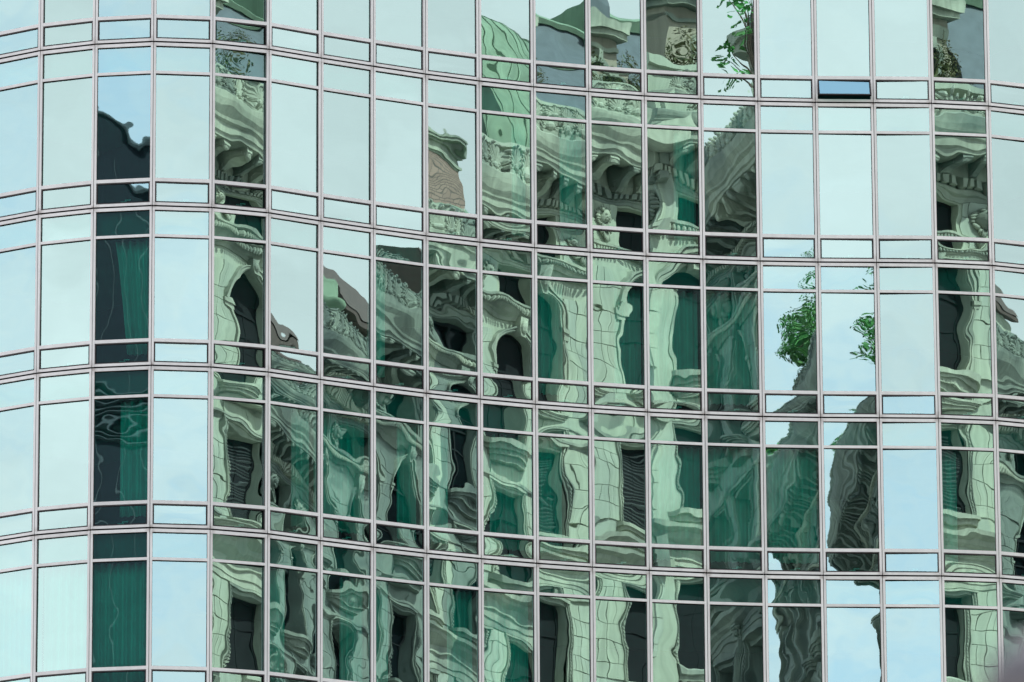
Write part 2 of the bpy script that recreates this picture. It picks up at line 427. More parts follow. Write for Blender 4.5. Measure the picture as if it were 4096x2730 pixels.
SW = 0.034
def sash_mesh(w, h):
    """top-hung vent: origin at the hinge, sash frame hanging below it; rubber, thin metal lip, rubber"""
    b = MB(); x = w / 2
    def ring(i0, i1, y0, y1, mi):
        b.box(-x + i0, -x + i1, y0, y1, -h + i0, -i0, mi); b.box(x - i1, x - i0, y0, y1, -h + i0, -i0, mi)
        b.box(-x + i1, x - i1, y0, y1, -i1, -i0, mi); b.box(-x + i1, x - i1, y0, y1, -h + i0, -h + i1, mi)
    ring(0.0015, 0.013, 0.012, 0.05, 0)
    ring(0.013, 0.021, 0.0, 0.05, 1)
    ring(0.021, SW, 0.006, 0.05, 0)
    return b.mesh('vent_sash', ['gasket', 'sash'])

hb = MB()
hb.box(-0.07, 0.07, 0.0, 0.02, 0.0, 0.018); hb.box(0.03, 0.05, 0.0, 0.03, 0.0, 0.06); hb.box(0.03, 0.15, 0.02, 0.04, 0.045, 0.065)
handle_me = hb.mesh('handle', ['handle'])

def ang(i):
    (xa, ya), (xb, yb) = pts[i], pts[i + 1]
    return math.atan2(yb - ya, xb - xa)

rnd = random.Random(21)
for i in range(NC):
    (xa, ya), (xb, yb) = pts[i], pts[i + 1]
    w = math.hypot(xb - xa, yb - ya)
    a = ang(i)
    cx, cy = (xa + xb) / 2, (ya + yb) / 2
    fm = frame_mesh(w)
    pw = w - 2 * JW + 0.004
    hu, hm, hv = Z['top1'] - Z['t1a'], Z['t1b'] - Z['t2a'], Z['t2b'] - Z['bot1']
    up, mp_, sm = pane_mesh(pw, hu + 0.004), pane_mesh(pw, hm + 0.004), sash_mesh(w - 2 * JW, hv)
    vp = pane_mesh(w - 2 * JW - 2 * SW + 0.008, hv - 2 * SW + 0.008)
    for k in range(len(JOINT) - 1):
        z0, z1 = JOINT[k], JOINT[k + 1]
        pn = link('facade_panel', fm, gb, (cx - BX, cy - BY, z0 - GROUND), a, scale=(1, 1, (z1 - z0) / H))
        jt, jl = TURN.get((i - 2, k), TURN.get(i - 2, 0.0)), LEAN.get((i - 2, k), LEAN.get(i - 2, 0.0))
        def jit(s=1.0):
            return (R(jl + rnd.gauss(0, 0.10) * s), 0, R(jt + rnd.gauss(0, 0.14) * s))
        big = jit()
        link('upper_pane', up, pn, (0, 0.056, (Z['top1'] + Z['t1a']) / 2), rot=(big[0] + R(rnd.gauss(0, .12)), 0, big[2] + R(rnd.gauss(0, .12))))
        link('window_pane', mp_, pn, (0, 0.056, (Z['t1b'] + Z['t2a']) / 2), rot=big)
        is_open = (i - 2 == 15 and k == 5)
        vr = (R(-27), 0, 0) if is_open else (0, 0, 0)
        vs = link('vent_sash', sm, pn, (0, 0.016, Z['t2b'] - 0.002), rot=vr)
        if is_open:
            vs['label'] = 'vent window tilted open, mirroring blue sky'
        pc = Matrix.Rotation(vr[0], 4, 'X') @ Vector((0, 0.018, -hv / 2))
        vj = (R(jl + rnd.gauss(0, .15)), 0, R(jt + rnd.gauss(0, .15)))
        link('vent_pane', vp, pn, (pc.x, 0.016 + pc.y, Z['t2b'] - 0.002 + pc.z), rot=(vr[0] + (0 if is_open else vj[0]), 0, vj[2]))
        if not is_open:
            link('vent_handle', handle_me, pn, (0.0, 0.085, Z['bot1'] + 0.045))

def offset(d, i):
    """mullion point i moved d metres into the building"""
    a0 = ang(max(i - 1, 0)); a1 = ang(min(i, NC - 1)); a = (a0 + a1) / 2
    return (pts[i][0] - math.sin(a) * d - BX, pts[i][1] + math.cos(a) * d - BY)

def strip(d0, d1, z0, z1, name, m, close=False):
    b = MB()
    fr = [offset(d0, i) for i in range(NC + 1)]; bk = [offset(d1, i) for i in range(NC + 1)]
    for i in range(NC):
        b.foot([fr[i], fr[i + 1], bk[i + 1], bk[i]], z0 - GROUND, z1 - GROUND)
    return link(name, b.mesh(name, [m]), gb)
for k, zj in enumerate(JOINT):
    strip(0.22, 6.0, zj - 0.66, zj + 0.03, 'floor_slab', 'slab')
strip(5.0, 5.3, JOINT[0], JOINT[-1], 'inner_wall', 'room')
for i in (0, NC):
    b = MB(); p, q = offset(0.15, i), offset(5.3, i)
    b.foot([p, q, (q[0] + .1, q[1] + .1), (p[0] + .1, p[1] + .1)], JOINT[0] - GROUND, JOINT[-1] - GROUND)
    link('end_wall', b.mesh('end_wall', ['room']), gb)
strip(0.02, 6.0, GROUND, JOINT[0] - 0.03, 'podium', 'podium')
strip(0.02, 0.5, JOINT[-1] + 0.02, JOINT[-1] + 0.9, 'roof_parapet', 'alu')

# ------------------------------------------------------------------ curtains hanging behind the glass
ORD = ['zeroth', 'first', 'second', 'third', 'fourth', 'fifth', 'sixth', 'seventh', 'eighth', 'ninth', 'tenth', 'eleventh', 'twelfth', 'thirteenth', 'fourteenth', 'fifteenth', 'sixteenth', 'seventeenth', 'eighteenth', 'nineteenth']
STOREY = {5: 'top', 4: 'second', 3: 'third', 2: 'fourth', 1: 'bottom'}
def curtain(c, k, x0, x1, slant=0.0, seed=0):
    rr = random.Random(seed)
    i = c + 2
    a = ang(i)
    (xa, ya), (xb, yb) = pts[i], pts[i + 1]
    z0 = JOINT[k] + 0.35; z1 = JOINT[k + 1] - 0.68
    b = MB(); n = 90; rows = 7
    ph = [rr.uniform(0, 6) for _ in range(3)]; fq = rr.uniform(34, 46)
    vs, fs = [], []
    for j in range(rows + 1):
        v = j / rows
        for q in range(n + 1):
            u = q / n
            lo = x0 + slant * (1 - v) ** 0.8
            x = lo + (x1 - lo) * u
            y = 0.38 + 0.06 * math.sin(fq * u * (x1 - x0) + ph[0] + 0.6 * math.sin(7 * u + ph[1])) + 0.016 * math.sin(17 * u + ph[2] + v)
            vs.append((x, y, (z1 - z0) * v))
    for j in range(rows):
        for q in range(n):
            p = j * (n + 1) + q
            fs.append((p, p + 1, p + n + 2, p + n + 1))
    b.add(vs, fs)
    me = b.mesh('curtain', ['curtain'], smooth=True)
    o = link('curtain', me, None, ((xa + xb) / 2, (ya + yb) / 2, z0), a)
    md = o.modifiers.new('thickness', 'SOLIDIFY'); md.thickness = 0.004
    full = 'drawn across the pane' if x1 - x0 > 1.0 else ('gathered at its pane\'s right' if x0 > -0.4 else 'gathered at its pane\'s left')
    tag(o, f'curtain {full}, {ORD[c + 1]} glass column from the left, {STOREY[k]} storey', 'curtain', 'curtains behind the glass')
for n_, (c, k, x0, x1, s) in enumerate([
        (2, 3, -0.22, 0.6, 0.28), (2, 2, -0.08, 0.6, 0.0), (2, 1, -0.6, 0.6, 0.0),
        (0, 1, -0.6, 0.6, 0), (1, 1, -0.6, 0.6, 0), (9, 4, 0.25, 0.6, 0), (10, 4, 0.05, 0.6, 0), (12, 4, 0.1, 0.6, 0),
        (10, 3, -0.6, 0.1, 0), (11, 3, 0.0, 0.6, 0), (12, 3, -0.6, 0.6, 0), (13, 3, -0.6, 0.6, 0), (7, 3, -0.6, -0.2, 0),
        (6, 2, -0.6, 0.6, 0), (9, 2, -0.3, 0.6, 0), (10, 2, -0.6, 0.05, 0), (12, 2, -0.6, 0.6, 0), (13, 2, -0.6, 0.6, 0), (14, 2, -0.6, 0.6, 0),
        (6, 1, 0.0, 0.6, 0), (5, 2, 0.1, 0.6, 0), (8, 2, -0.6, 0.0, 0), (8, 1, 0.0, 0.6, 0), (5, 1, -0.6, 0.0, 0), (7, 2, 0.1, 0.6, 0), (9, 1, -0.6, 0.6, 0), (7, 1, -0.6, -0.15, 0), (17, 2, -0.6, -0.2, 0)]):
    curtain(c, k, x0, x1, s, n_)

# ------------------------------------------------------------------ the ornate stone building across the street (seen only as a reflection)
ZC = 55.9                              # soffit of the main cornice above the camera
C0 = Vector((17.4, 125.4))             # its street corner
FA = R(-12.0)                          # run of the front
SA = R(95.0)                       # run of the side, towards the corner
PITCH, NF, NS = 3.4, 13, 15
LF, LS = PITCH * NF, PITCH * NS
uF = Vector((math.cos(FA), math.sin(FA))); nF = Vector((-uF.y, uF.x))
uS = Vector((math.cos(SA), math.sin(SA))); nS = Vector((-uS.y, uS.x))
E0 = C0 - uS * LS
st = thing('stone_corner_building', 'ornate pale stone corner building with arched windows and heavy cornice, mirrored in the glass', 'building', (C0.x, C0.y, GROUND))
def rel(p, z):
    return (p.x - C0.x, p.y - C0.y, z - GROUND)
FRONT = (C0, uF, nF, FA, NF, LF)
SIDE = (E0, uS, nS, SA, NS, LS)
def put(name, me, fac, s, z=0.0, t=0.0, darkened=False):
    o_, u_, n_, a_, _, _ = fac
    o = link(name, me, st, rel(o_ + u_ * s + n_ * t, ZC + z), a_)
    if darkened:                          # far front bays take darker stone; on the side, shade put into the colour
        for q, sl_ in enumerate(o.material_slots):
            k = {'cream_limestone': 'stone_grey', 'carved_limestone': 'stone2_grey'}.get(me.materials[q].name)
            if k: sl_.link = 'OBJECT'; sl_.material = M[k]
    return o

# --- one bay: local x along the wall, y outward, z 0 at the cornice soffit
HW = 0.95
DH = HW - 0.80
OPEN = [(-2.05, -0.95), (-6.15, -2.90), (-9.95, -7.40), (-14.30, -11.80)]
BOT = -15.6
ARCH_SPRING = -3.85
b = MB()
hp = PITCH / 2
b.box(-hp, -HW, -0.55, 0, BOT, 0); b.box(HW, hp, -0.55, 0, BOT, 0)
zs = [0.0]
for lo, hi in OPEN: zs += [hi, lo]
zs.append(BOT)
for q in range(0, len(zs), 2):
    b.box(-HW, HW, -0.55, -0.004, zs[q + 1], zs[q])
arc = [(HW * math.cos(R(t)), ARCH_SPRING + HW * math.sin(R(t))) for t in range(0, 181, 12)]
half = [(HW, -2.9)] + [(HW * math.cos(R(t)), ARCH_SPRING + HW * math.sin(R(t))) for t in range(0, 91, 10)]
b.poly(half, -0.55, -0.006); b.poly([(-x, z) for x, z in half], -0.55, -0.006)
bay_me = b.mesh('bay_wall', ['stone'])

b = MB()                               # ashlar: separate blocks standing proud of the wall, open joints between
rb = random.Random(3)
def course(z0, z1, x0, x1, n, off):
    xs = [x0] + [x0 + (x1 - x0) * (q + off) / n for q in range(1, n)] + [x1] if n > 1 else [x0, x1]
    for q in range(len(xs) - 1):
        d = 0.04 + rb.uniform(0, 0.014)
        b.box(xs[q] + 0.011, xs[q + 1] - 0.011, -0.02, d, z0 + 0.011, z1 - 0.011)
def pier_blocks(zlo, zhi, hgt, x0, x1):
    n = max(1, round((zhi - zlo) / hgt)); d = (zhi - zlo) / n
    for q in range(n):
        course(zlo + q * d, zlo + (q + 1) * d, x0, x1, 1 + q % 2, 0.1 * (-1) ** q)
for x0, x1 in ((-hp, -HW - 0.16), (HW + 0.16, hp)):
    pier_blocks(-6.1, -2.95, 0.55, x0, x1); pier_blocks(-9.95, -7.3, 0.53, x0, x1); pier_blocks(-14.25, -11.6, 0.55, x0, x1)
    pier_blocks(-1.95, -0.9, 0.55, x0, x1)
course(-7.3, -6.75, -HW, HW, 2, 0.0)
ash_me = b.mesh('ashlar_blocks', ['stone'])

def win_mesh(lo, hi, arch=False, blind=False):
    """recessed timber window with mullion and transom bars; glass is a mesh of its own"""
    f, g = MB(), MB()
    y0, y1 = -0.42, -0.34
    top = ARCH_SPRING if arch else hi
    f.box(-HW, -HW + 0.09, y0, y1, lo, top); f.box(HW - 0.09, HW, y0, y1, lo, top)
    f.box(-HW + 0.09, HW - 0.09, y0, y1, lo, lo + 0.12)
    f.box(-0.04, 0.04, y0, y1 - 0.01, lo + 0.12, top)
    f.box(-HW + 0.09, HW - 0.09, y0 + 0.005, y1 + 0.01, top - 0.09, top)
    if hi - lo > 2: f.box(-HW + 0.09, HW - 0.09, y0, y1 - 0.005, lo + (top - lo) * 0.62, lo + (top - lo) * 0.62 + 0.06)
    if arch:
        o = [(HW * math.cos(R(t)), ARCH_SPRING + HW * math.sin(R(t))) for t in range(0, 181, 12)]
        i_ = [((HW - 0.1) * math.cos(R(t)), ARCH_SPRING + (HW - 0.1) * math.sin(R(t))) for t in range(180, -1, -12)]
        f.poly(o + i_, y0, y1)
        g.poly([(HW, lo)] + arc + [(-HW, lo)], -0.50, -0.40)
    else:
        g.box(-HW, HW, -0.50, -0.40, lo, hi)
    if blind:
        z = lo + 0.2
        while z < hi - 0.2:
            f.prof([(-0.398, z), (-0.345, z + 0.05), (-0.34, z + 0.045), (-0.393, z - 0.005)], -HW + 0.1, HW - 0.1, 1); z += 0.11
    return f.mesh('window', ['winframe', 'blind']), g.mesh('window_glass', ['winglass'])

WINS = [('frieze_window', win_mesh(*OPEN[0])), ('arched_window', win_mesh(*OPEN[1], arch=True)), ('balcony_window', win_mesh(*OPEN[2])), ('lower_window', win_mesh(*OPEN[3]))]
WBLIND = win_mesh(*OPEN[2], blind=True); WBLIND2 = win_mesh(*OPEN[3], blind=True)

# --- carved pieces
b = MB()                               # archivolt: three stepped rings, jamb mouldings, impost blocks
for r0, r1, y in ((0.81, 0.87, 0.05), (0.87, 0.95, 0.10), (0.95, 0.99, 0.07), (0.99, 1.05, 0.15)):
    r0, r1 = r0 + DH, r1 + DH
    o = [(r1 * math.cos(R(t)), ARCH_SPRING + r1 * math.sin(R(t))) for t in range(0, 181, 9)]
    i_ = [(r0 * math.cos(R(t)), ARCH_SPRING + r0 * math.sin(R(t))) for t in range(180, -1, -9)]
    b.poly(o + i_, -0.05, y)
for s in (-1, 1):
    for x0, x1, y in ((0.81 + DH, 0.865 + DH, 0.05), (0.865 + DH, 0.94 + DH, 0.09)):
        b.box(min(s * x0, s * x1), max(s * x0, s * x1), -0.05, y, -6.1, ARCH_SPRING - 0.26)
    xa_, xb_ = sorted((s * HW, s * (1.12 + DH)))
    b.box(xa_, xb_, -0.05, 0.13, ARCH_SPRING - 0.14, ARCH_SPRING - 0.003); b.box(xa_ + .03, xb_ - .03, -0.05, 0.09, ARCH_SPRING - 0.26, ARCH_SPRING - 0.14)
archi_me = b.mesh('arch_moulding', ['stone2'])
b = MB()
b.poly([(-0.13, -3.02), (0.13, -3.02), (0.21, -2.42), (-0.21, -2.42)], -0.05, 0.26)
b.ell((0, 0.27, -2.72), (0.15, 0.12, 0.2), 10, 6)
key_me = b.mesh('keystone', ['stone2'])

b = MB()                               # window surrounds of the square-headed storeys, with bead courses
for lo, hi in (OPEN[2], OPEN[3]):
    for s in (-1, 1):
        for x0, x1, y in ((0.80, 0.86, 0.045), (0.86, 0.92, 0.10), (0.92, 0.965, 0.06), (0.965, 1.0, 0.12)):
            x0, x1 = x0 + DH, x1 + DH
            b.box(min(s * x0, s * x1), max(s * x0, s * x1), -0.05, y, lo, hi + 0.12)
        z = lo + 0.08
        while z < hi:
            b.box(min(s * (.868 + DH), s * (.912 + DH)), max(s * (.868 + DH), s * (.912 + DH)), 0.09, 0.125, z, z + 0.05); z += 0.11
    b.box(-1.02 - DH, 1.02 + DH, -0.05, 0.14, hi + 0.12, hi + 0.20)
sur_me = b.mesh('window_surround', ['stone2'])

def bow(w, d, n=10):                   # bowed balcony plan
    return [(w * math.cos(R(t)), d * math.sin(R(t)) ** 0.7 if 0 < t < 180 else 0.0) for t in [180 * q / n for q in range(n + 1)]]
b = MB()
for (w, d, z0, z1) in ((1.24, 0.62, -6.26, -6.12), (1.16, 0.54, -6.36, -6.26), (1.08, 0.46, -6.50, -6.36), (0.98, 0.34, -6.68, -6.50)):
    b.foot([(x, y + 0.02) for x, y in bow(w, d)] + [(-w, -0.05), (w, -0.05)], z0, z1)
for q in range(-6, 7):                 # gadroons under the slab
    x = q * 0.155; y = 0.44 * math.sqrt(max(0, 1 - (x / 1.12) ** 2))
    b.ell((x, y, -6.43), (0.062, 0.07, 0.1), 6, 4)
for (w, d, z0, z1) in ((1.30, 0.62, -10.14, -10.0), (1.24, 0.5, -10.28, -10.14), (1.12, 0.38, -10.5, -10.28)):
    b.foot([(x, y + 0.02) for x, y in bow(w, d)] + [(-w, -0.05), (w, -0.05)], z0, z1)
balc_me = b.mesh('balcony', ['stone2'])

b = MB()                               # sill and apron under the lowest visible window
b.prof([(-0.05, -14.72), (0.10, -14.72), (0.14, -14.55), (0.24, -14.5), (0.24, -14.36), (0.20, -14.31), (-0.05, -14.31)], -1.1, 1.1)
for s in (-1, 1): b.prof([(0.0, -15.1), (0.06, -15.1), (0.2, -14.74), (0.0, -14.73)], s * 0.9 - 0.11, s * 0.9 + 0.11)
sill_me = b.mesh('sill', ['stone2'])

b = MB()                               # lion mask
b.ell((0, 0.10, 0), (0.22, 0.18, 0.26), 12, 8)
b.ell((0, 0.27, -0.07), (0.10, 0.10, 0.10), 8, 6); b.ell((0, 0.34, -0.02), (0.05, 0.04, 0.035), 6, 4)
for s in (-1, 1):
    b.ell((s * 0.09, 0.24, 0.08), (0.06, 0.05, 0.035), 6, 4); b.ell((s * 0.18, 0.16, 0.22), (0.06, 0.04, 0.07), 6, 4); b.ell((s * 0.07, 0.27, -0.15), (0.06, 0.06, 0.06), 6, 4)
for q in range(22):
    t = 2 * math.pi * q / 22
    b.ell((0.27 * math.cos(t), 0.06 + 0.02 * (q % 3), -0.03 + 0.32 * math.sin(t)), (0.075, 0.07, 0.05), 6, 4, rot=Matrix.Rotation(-t, 3, 'Y'))
for q in range(5): b.ell((-0.12 + 0.06 * q, 0.16, -0.36 - 0.04 * (2 - abs(q - 2))), (0.032, 0.05, 0.13), 6, 4)
lion_me = b.mesh('lion_mask', ['stone2'], smooth=True)

b = MB()                               # palmette standing on the gutter edge, with scrolls at its foot
for q in range(-4, 5):
    t = q * R(19); L = 0.62 - 0.05 * abs(q)
    b.ell((math.sin(t) * L * 0.58, 0.05, 0.16 + math.cos(t) * L * 0.58), (0.058, 0.06, L * 0.47), 6, 5, rot=Matrix.Rotation(t, 3, 'Y'))
    b.ell((math.sin(t) * L * 1.0, 0.08, 0.16 + math.cos(t) * L * 1.0), (0.05, 0.07, 0.06), 6, 4)
b.ell((0, 0.07, 0.14), (0.13, 0.1, 0.12), 8, 5)
for s in (-1, 1):
    for q in range(9):
        t = q * 0.75; r = 0.15 - 0.014 * q
        b.ell((s * (0.24 + r * math.cos(t)), 0.06, 0.13 + r * math.sin(t)), (0.045, 0.06, 0.045), 6, 4)
b.box(-0.42, 0.42, -0.06, 0.10, -0.06, 0.05)
palm_me = b.mesh('palmette', ['stone2'], smooth=False)

b = MB()                               # scroll bracket under the cornice
side = [(0, 0), (0.95, 0), (0.98, -0.1), (0.9, -0.2), (0.72, -0.2), (0.5, -0.26), (0.3, -0.38), (0.12, -0.46), (0, -0.46)]
b.prof(side, -0.15, 0.15)
b.prof([(0.1, -0.06), (0.8, -0.06), (0.8, -0.16), (0.4, -0.2), (0.15, -0.34)], -0.18, 0.18)
b.ell((0, 0.86, -0.15), (0.17, 0.11, 0.1), 8, 6); b.ell((0, 0.15, -0.36), (0.17, 0.1, 0.11), 8, 6)
mod_me = b.mesh('modillion', ['stone2'])

b = MB()                               # engaged fluted column with base and leafy capital
b.box(-0.34, 0.34, -0.02, 0.36, -14.3, -14.1)
b.lathe([(0.33, -14.1), (0.34, -14.02), (0.29, -13.94), (0.31, -13.88), (0.25, -13.8)], 0, 0.02, 16, 0, math.pi)
b.lathe([(0.25, -13.8), (0.252, -13.0), (0.24, -12.3), (0.215, -11.55)], 0, 0.02, 28, -0.2, math.pi + 0.2, flute=0.12)
b.lathe([(0.22, -11.55), (0.25, -11.5), (0.21, -11.45), (0.24, -11.2), (0.33, -11.0)], 0, 0.02, 14, 0, math.pi, flute=0.1)
b.box(-0.36, 0.36, -0.02, 0.38, -11.0, -10.9)
for q in range(7):
    t = math.pi * (q + 0.5) / 7
    b.ell((0.27 * math.cos(t), 0.02 + 0.27 * math.sin(t), -11.28), (0.06, 0.06, 0.14), 6, 4); b.ell((0.31 * math.cos(t + .2), 0.02 + 0.31 * math.sin(t + .2), -11.08), (0.05, 0.05, 0.07), 6, 4)
for s in (-1, 1): b.ell((s * 0.3, 0.28, -11.06), (0.09, 0.09, 0.09), 8, 5)
colm_me = b.mesh('engaged_column', ['stone2'])

for fac, name in ((FRONT, 'front'), (SIDE, 'side')):
    o_, u_, n_, a_, nb, L = fac
    dz = 0.0 if name == 'front' else -0.005
    for k in range(nb):
        s = PITCH * (k + 0.5)
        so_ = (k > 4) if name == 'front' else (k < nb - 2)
        put('bay_wall', bay_me, fac, s, darkened=so_)
        stuff(put('ashlar_blocks', ash_me, fac, s, darkened=so_))
        for w_, (nm, (fm, gm)) in enumerate(WINS):
            if w_ == 2 and k % 3 == 1: fm, gm = WBLIND
            if w_ == 3 and k % 4 == 2: fm, gm = WBLIND2
            wo = put(nm, fm, fac, s)
            link('window_glass', gm, wo)
        put('arch_moulding', archi_me, fac, s, darkened=so_); put('keystone', key_me, fac, s, darkened=so_)
        put('window_surround', sur_me, fac, s, darkened=so_); put('balcony', balc_me, fac, s, darkened=so_); put('sill', sill_me, fac, s, darkened=so_)
        for q in (-1.275, -0.425, 0.425, 1.275):
            put('modillion', mod_me, fac, s + q, t=0.12, darkened=so_)
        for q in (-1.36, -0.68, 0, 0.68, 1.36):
            put('palmette', palm_me, fac, s + q, z=1.12, t=1.28, darkened=so_)
        put('lion_mask', lion_me, fac, s + hp - (0.0 if k < nb - 1 else 0.3), z=-1.42, t=0.05, darkened=so_)
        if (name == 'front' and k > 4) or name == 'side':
            put('engaged_column', colm_me, fac, s + hp - (0 if k < nb - 1 else 0.45), darkened=so_)
    # continuous mouldings
    ext = 1.45
    x0, x1 = (-ext, L + 0.2) if name == 'front' else (-0.2, L + ext)
    def run(nm, outline, xa=x0, xb=x1, m='stone2'):
        cut = PITCH * 5 if name == 'front' else PITCH * (NS - 2)
        for x_a, x_b, darker in ((xa, cut, name == 'side'), (cut, xb, name == 'front')):
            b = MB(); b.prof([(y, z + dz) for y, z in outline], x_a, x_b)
            put(nm, b.mesh(nm, [m]), fac, 0.0, darkened=darker)
    run('cornice', [(-0.5, 0.0), (1.12, 0.0), (1.14, 0.10), (1.20, 0.14), (1.22, 0.34), (1.30, 0.40), (1.32, 0.48), (1.44, 0.66), (1.50, 0.86), (1.52, 1.02), (1.46, 1.06), (-0.5, 1.12)])
    xs0, xs1 = (-0.35, L + 0.1) if name == 'front' else (-0.1, L + 0.35)
    run('bed_moulding', [(-0.3, -0.50), (0.10, -0.50), (0.14, -0.46), (0.14, -0.004), (-0.3, -0.004)], xs0, xs1)
    run('architrave', [(-0.3, -0.90), (0.05, -0.90), (0.07, -0.80), (0.12, -0.78), (0.13, -0.72), (-0.3, -0.72)], xs0, xs1)
    run('string_course', [(-0.3, -2.50), (0.06, -2.50), (0.10, -2.40), (0.16, -2.36), (0.20, -2.22), (0.34, -2.14), (0.34, -2.06), (-0.3, -2.02)], xs0, xs1)
    run('string_course', [(-0.3, -7.32), (0.05, -7.32), (0.07, -7.24), (0.16, -7.18), (0.16, -7.10), (-0.3, -7.06)], xs0, xs1)
    run('entablature', [(-0.3, -11.55), (0.06, -11.55), (0.06, -11.35), (0.10, -11.33), (0.10, -11.12), (0.16, -11.08), (0.14, -10.86), (0.30, -10.74), (0.34, -10.62), (0.52, -10.54), (0.54, -10.42), (-0.3, -10.36)], xs0, xs1)
    run('string_course', [(-0.3, -15.58), (0.14, -15.58), (0.18, -15.4), (0.30, -15.34), (0.30, -15.2), (-0.3, -15.14)], xs0, xs1)
    run('gutter_parapet', [(-0.3, 1.12), (0.55, 1.12), (0.55, 1.20), (0.48, 1.24), (0.48, 2.16), (0.62, 2.2), (0.62, 2.36), (0.4, 2.42), (-0.3, 2.42)], xs0, xs1, 'stone')
    b = MB(); x = xs0 + 0.1                                            # dentils and bead rows
    while x < xs1 - 0.1:
        b.box(x, x + 0.15, 0.10, 0.27, -0.70, -0.505); x += 0.26
    x = xs0 + 0.1
    while x < xs1 - 0.1:
        b.ell((x, 0.30, -2.27), (0.05, 0.05, 0.10), 6, 4); x += 0.13
    stuff(put('dentil_band', b.mesh('dentil_band', ['stone2']), fac, 0.0))
# plain lower storeys and core
cF = C0 + uF * LF
core = [C0 - nF * 0.5 - nS * 0.5, cF - nF * 0.5, cF - nF * 22, E0 - nS * 16 + uS * 18, E0 - nS * 16, E0 - nS * 0.5]
b = MB(); b.foot([(p.x - C0.x, p.y - C0.y) for p in core], BOT + ZC - GROUND, ZC + 1.0 - GROUND)
link('core_wall', b.mesh('core_wall', ['winframe']), st)
low = [C0, cF, cF - nF * 22, E0 - nS * 16 + uS * 18, E0 - nS * 16, E0]
b = MB(); b.foot([(p.x - C0.x, p.y - C0.y) for p in low], 0.0, BOT + ZC - GROUND)
link('lower_wall', b.mesh('lower_wall', ['stone']), st)
b = MB(); b.foot([(p.x - C0.x, p.y - C0.y) for p in core], ZC + 1.0 - GROUND, ZC + 1.3 - GROUND)
link('roof_deck', b.mesh('roof_deck', ['slate']), st)

# --- things on the roof: local x along the front, y outward, z 0 at the cornice soffit
def roof_part(name, b, mats, smooth=False):
    return put(name, b.mesh(name, mats, smooth), FRONT, 0.0)
b = MB()                               # tan attic storey at the corner
b.box(3.3, 7.4, -9.0, -3.2, 1.3, 5.4)
roof_part('attic_wall', b, ['render'])
b = MB()
b.box(3.1, 7.6, -9.3, -2.75, 5.4, 5.62); b.box(2.95, 7.64, -9.4, -2.6, 5.62, 5.95); b.box(3.3, 7.4, -9.0, -3.1, 5.0, 5.12)
for q in (5.6,): b.box(q - 0.3, q + 0.3, -3.2, -3.05, 1.3, 5.0)
roof_part('attic_cornice', b, ['stone2'])
b = MB(); b.foot([(3.4, -9), (7.3, -9), (7.3, -3.3), (3.4, -3.3)], 5.95, 6.5)
b.add([(3.4, -9, 6.5), (7.3, -9, 6.5), (7.3, -3.3, 6.5), (3.4, -3.3, 6.5), (3.9, -8, 11), (7.0, -8, 11), (7.0, -4.4, 11), (3.9, -4.4, 11)], [(0, 1, 5, 4), (1, 2, 6, 5), (2, 3, 7, 6), (3, 0, 4, 7), (4, 5, 6, 7)])
roof_part('attic_roof', b, ['slate'])
for q in (4.5, 6.55):
    f = MB()
    arc2 = [(q + 0.42 * math.cos(R(t)), 4.1 + 0.5 * math.sin(R(t))) for t in range(0, 181, 15)]
    arc3 = [(q + 0.60 * math.cos(R(t)), 4.1 + 0.7 * math.sin(R(t))) for t in range(0, 181, 15)]
    f.poly([(q + 0.6, 2.9)] + arc3 + [(q - 0.6, 2.9), (q - 0.42, 2.9)] + arc2[::-1] + [(q + 0.42, 2.9)], -3.25, -3.06)
    f.box(q - 0.12, q + 0.12, -3.25, -2.95, 4.55, 4.95)
    wo = roof_part('attic_window', f, ['stone2'])
    g = MB(); g.poly([(q + 0.42, 2.9)] + arc2 + [(q - 0.42, 2.9)], -3.25, -3.17)
    link('window_glass', g.mesh('window_glass', ['winglass']), wo)
b = MB()                               # slate slope, then green copper vault
b.prof([(-9, 1.3), (-2.0, 1.3), (-2.2, 2.6), (-4.6, 6.6), (-9, 7.2)], 7.7, 13.7)
roof_part('slate_roof', b, ['slate'])
b = MB(); b.prof([(-9, 7.2), (-4.5, 6.6), (-4.4, 6.8), (-4.8, 7.05), (-9, 7.5)], 7.7, 13.75)
roof_part('copper_ridge', b, ['copper'])
b = MB()
k_ = [(-2.0 - 3.4 * (1 - math.cos(R(t))), 1.3 + 7.2 * math.sin(R(t))) for t in range(0, 91, 10)]
b.prof([(-9, 1.3)] + k_ + [(-9, 8.3)], 13.8, 19.4)
roof_part('copper_vault', b, ['copper'])
b = MB()
for q in range(8): b.prof([(y * 1.0 + 0.03, z + 0.02) for y, z in k_] + [(y - 0.05, z - 0.05) for y, z in k_[::-1]], 13.9 + q * 0.77, 13.95 + q * 0.77)
roof_part('copper_seams', b, ['copper'])
b = MB(); b.prof([(-10, 1.3), (-1.6, 1.3), (-1.8, 2.6), (-4.9, 5.7), (-10, 6.0)], 19.5, 36.0)
roof_part('copper_mansard', b, ['copper'])
b = MB(); b.prof([(-10, 1.3), (-1.6, 1.3), (-1.6, 4.2), (-10, 4.2)], 36.1, LF)
roof_part('attic_wall', b, ['stone'])
b = MB(); b.prof([(-10, 4.2), (-1.2, 4.2), (-1.2, 4.4), (-2.3, 5.9), (-10, 6.2)], 36.0, LF + 0.3)
roof_part('tiled_roof', b, ['tile'])
b = MB(); z = 4.45
for q in range(7): b.prof([(-1.17 - q * 0.15, 4.46 + q * 0.205), (-1.17 - q * 0.15 - .14, 4.46 + q * 0.205 + .2), (-1.17 - q * 0.15 - .22, 4.46 + q * 0.205 + .14)], 36.0, LF + 0.3)
stuff(roof_part('tile_courses', b, ['tile']))
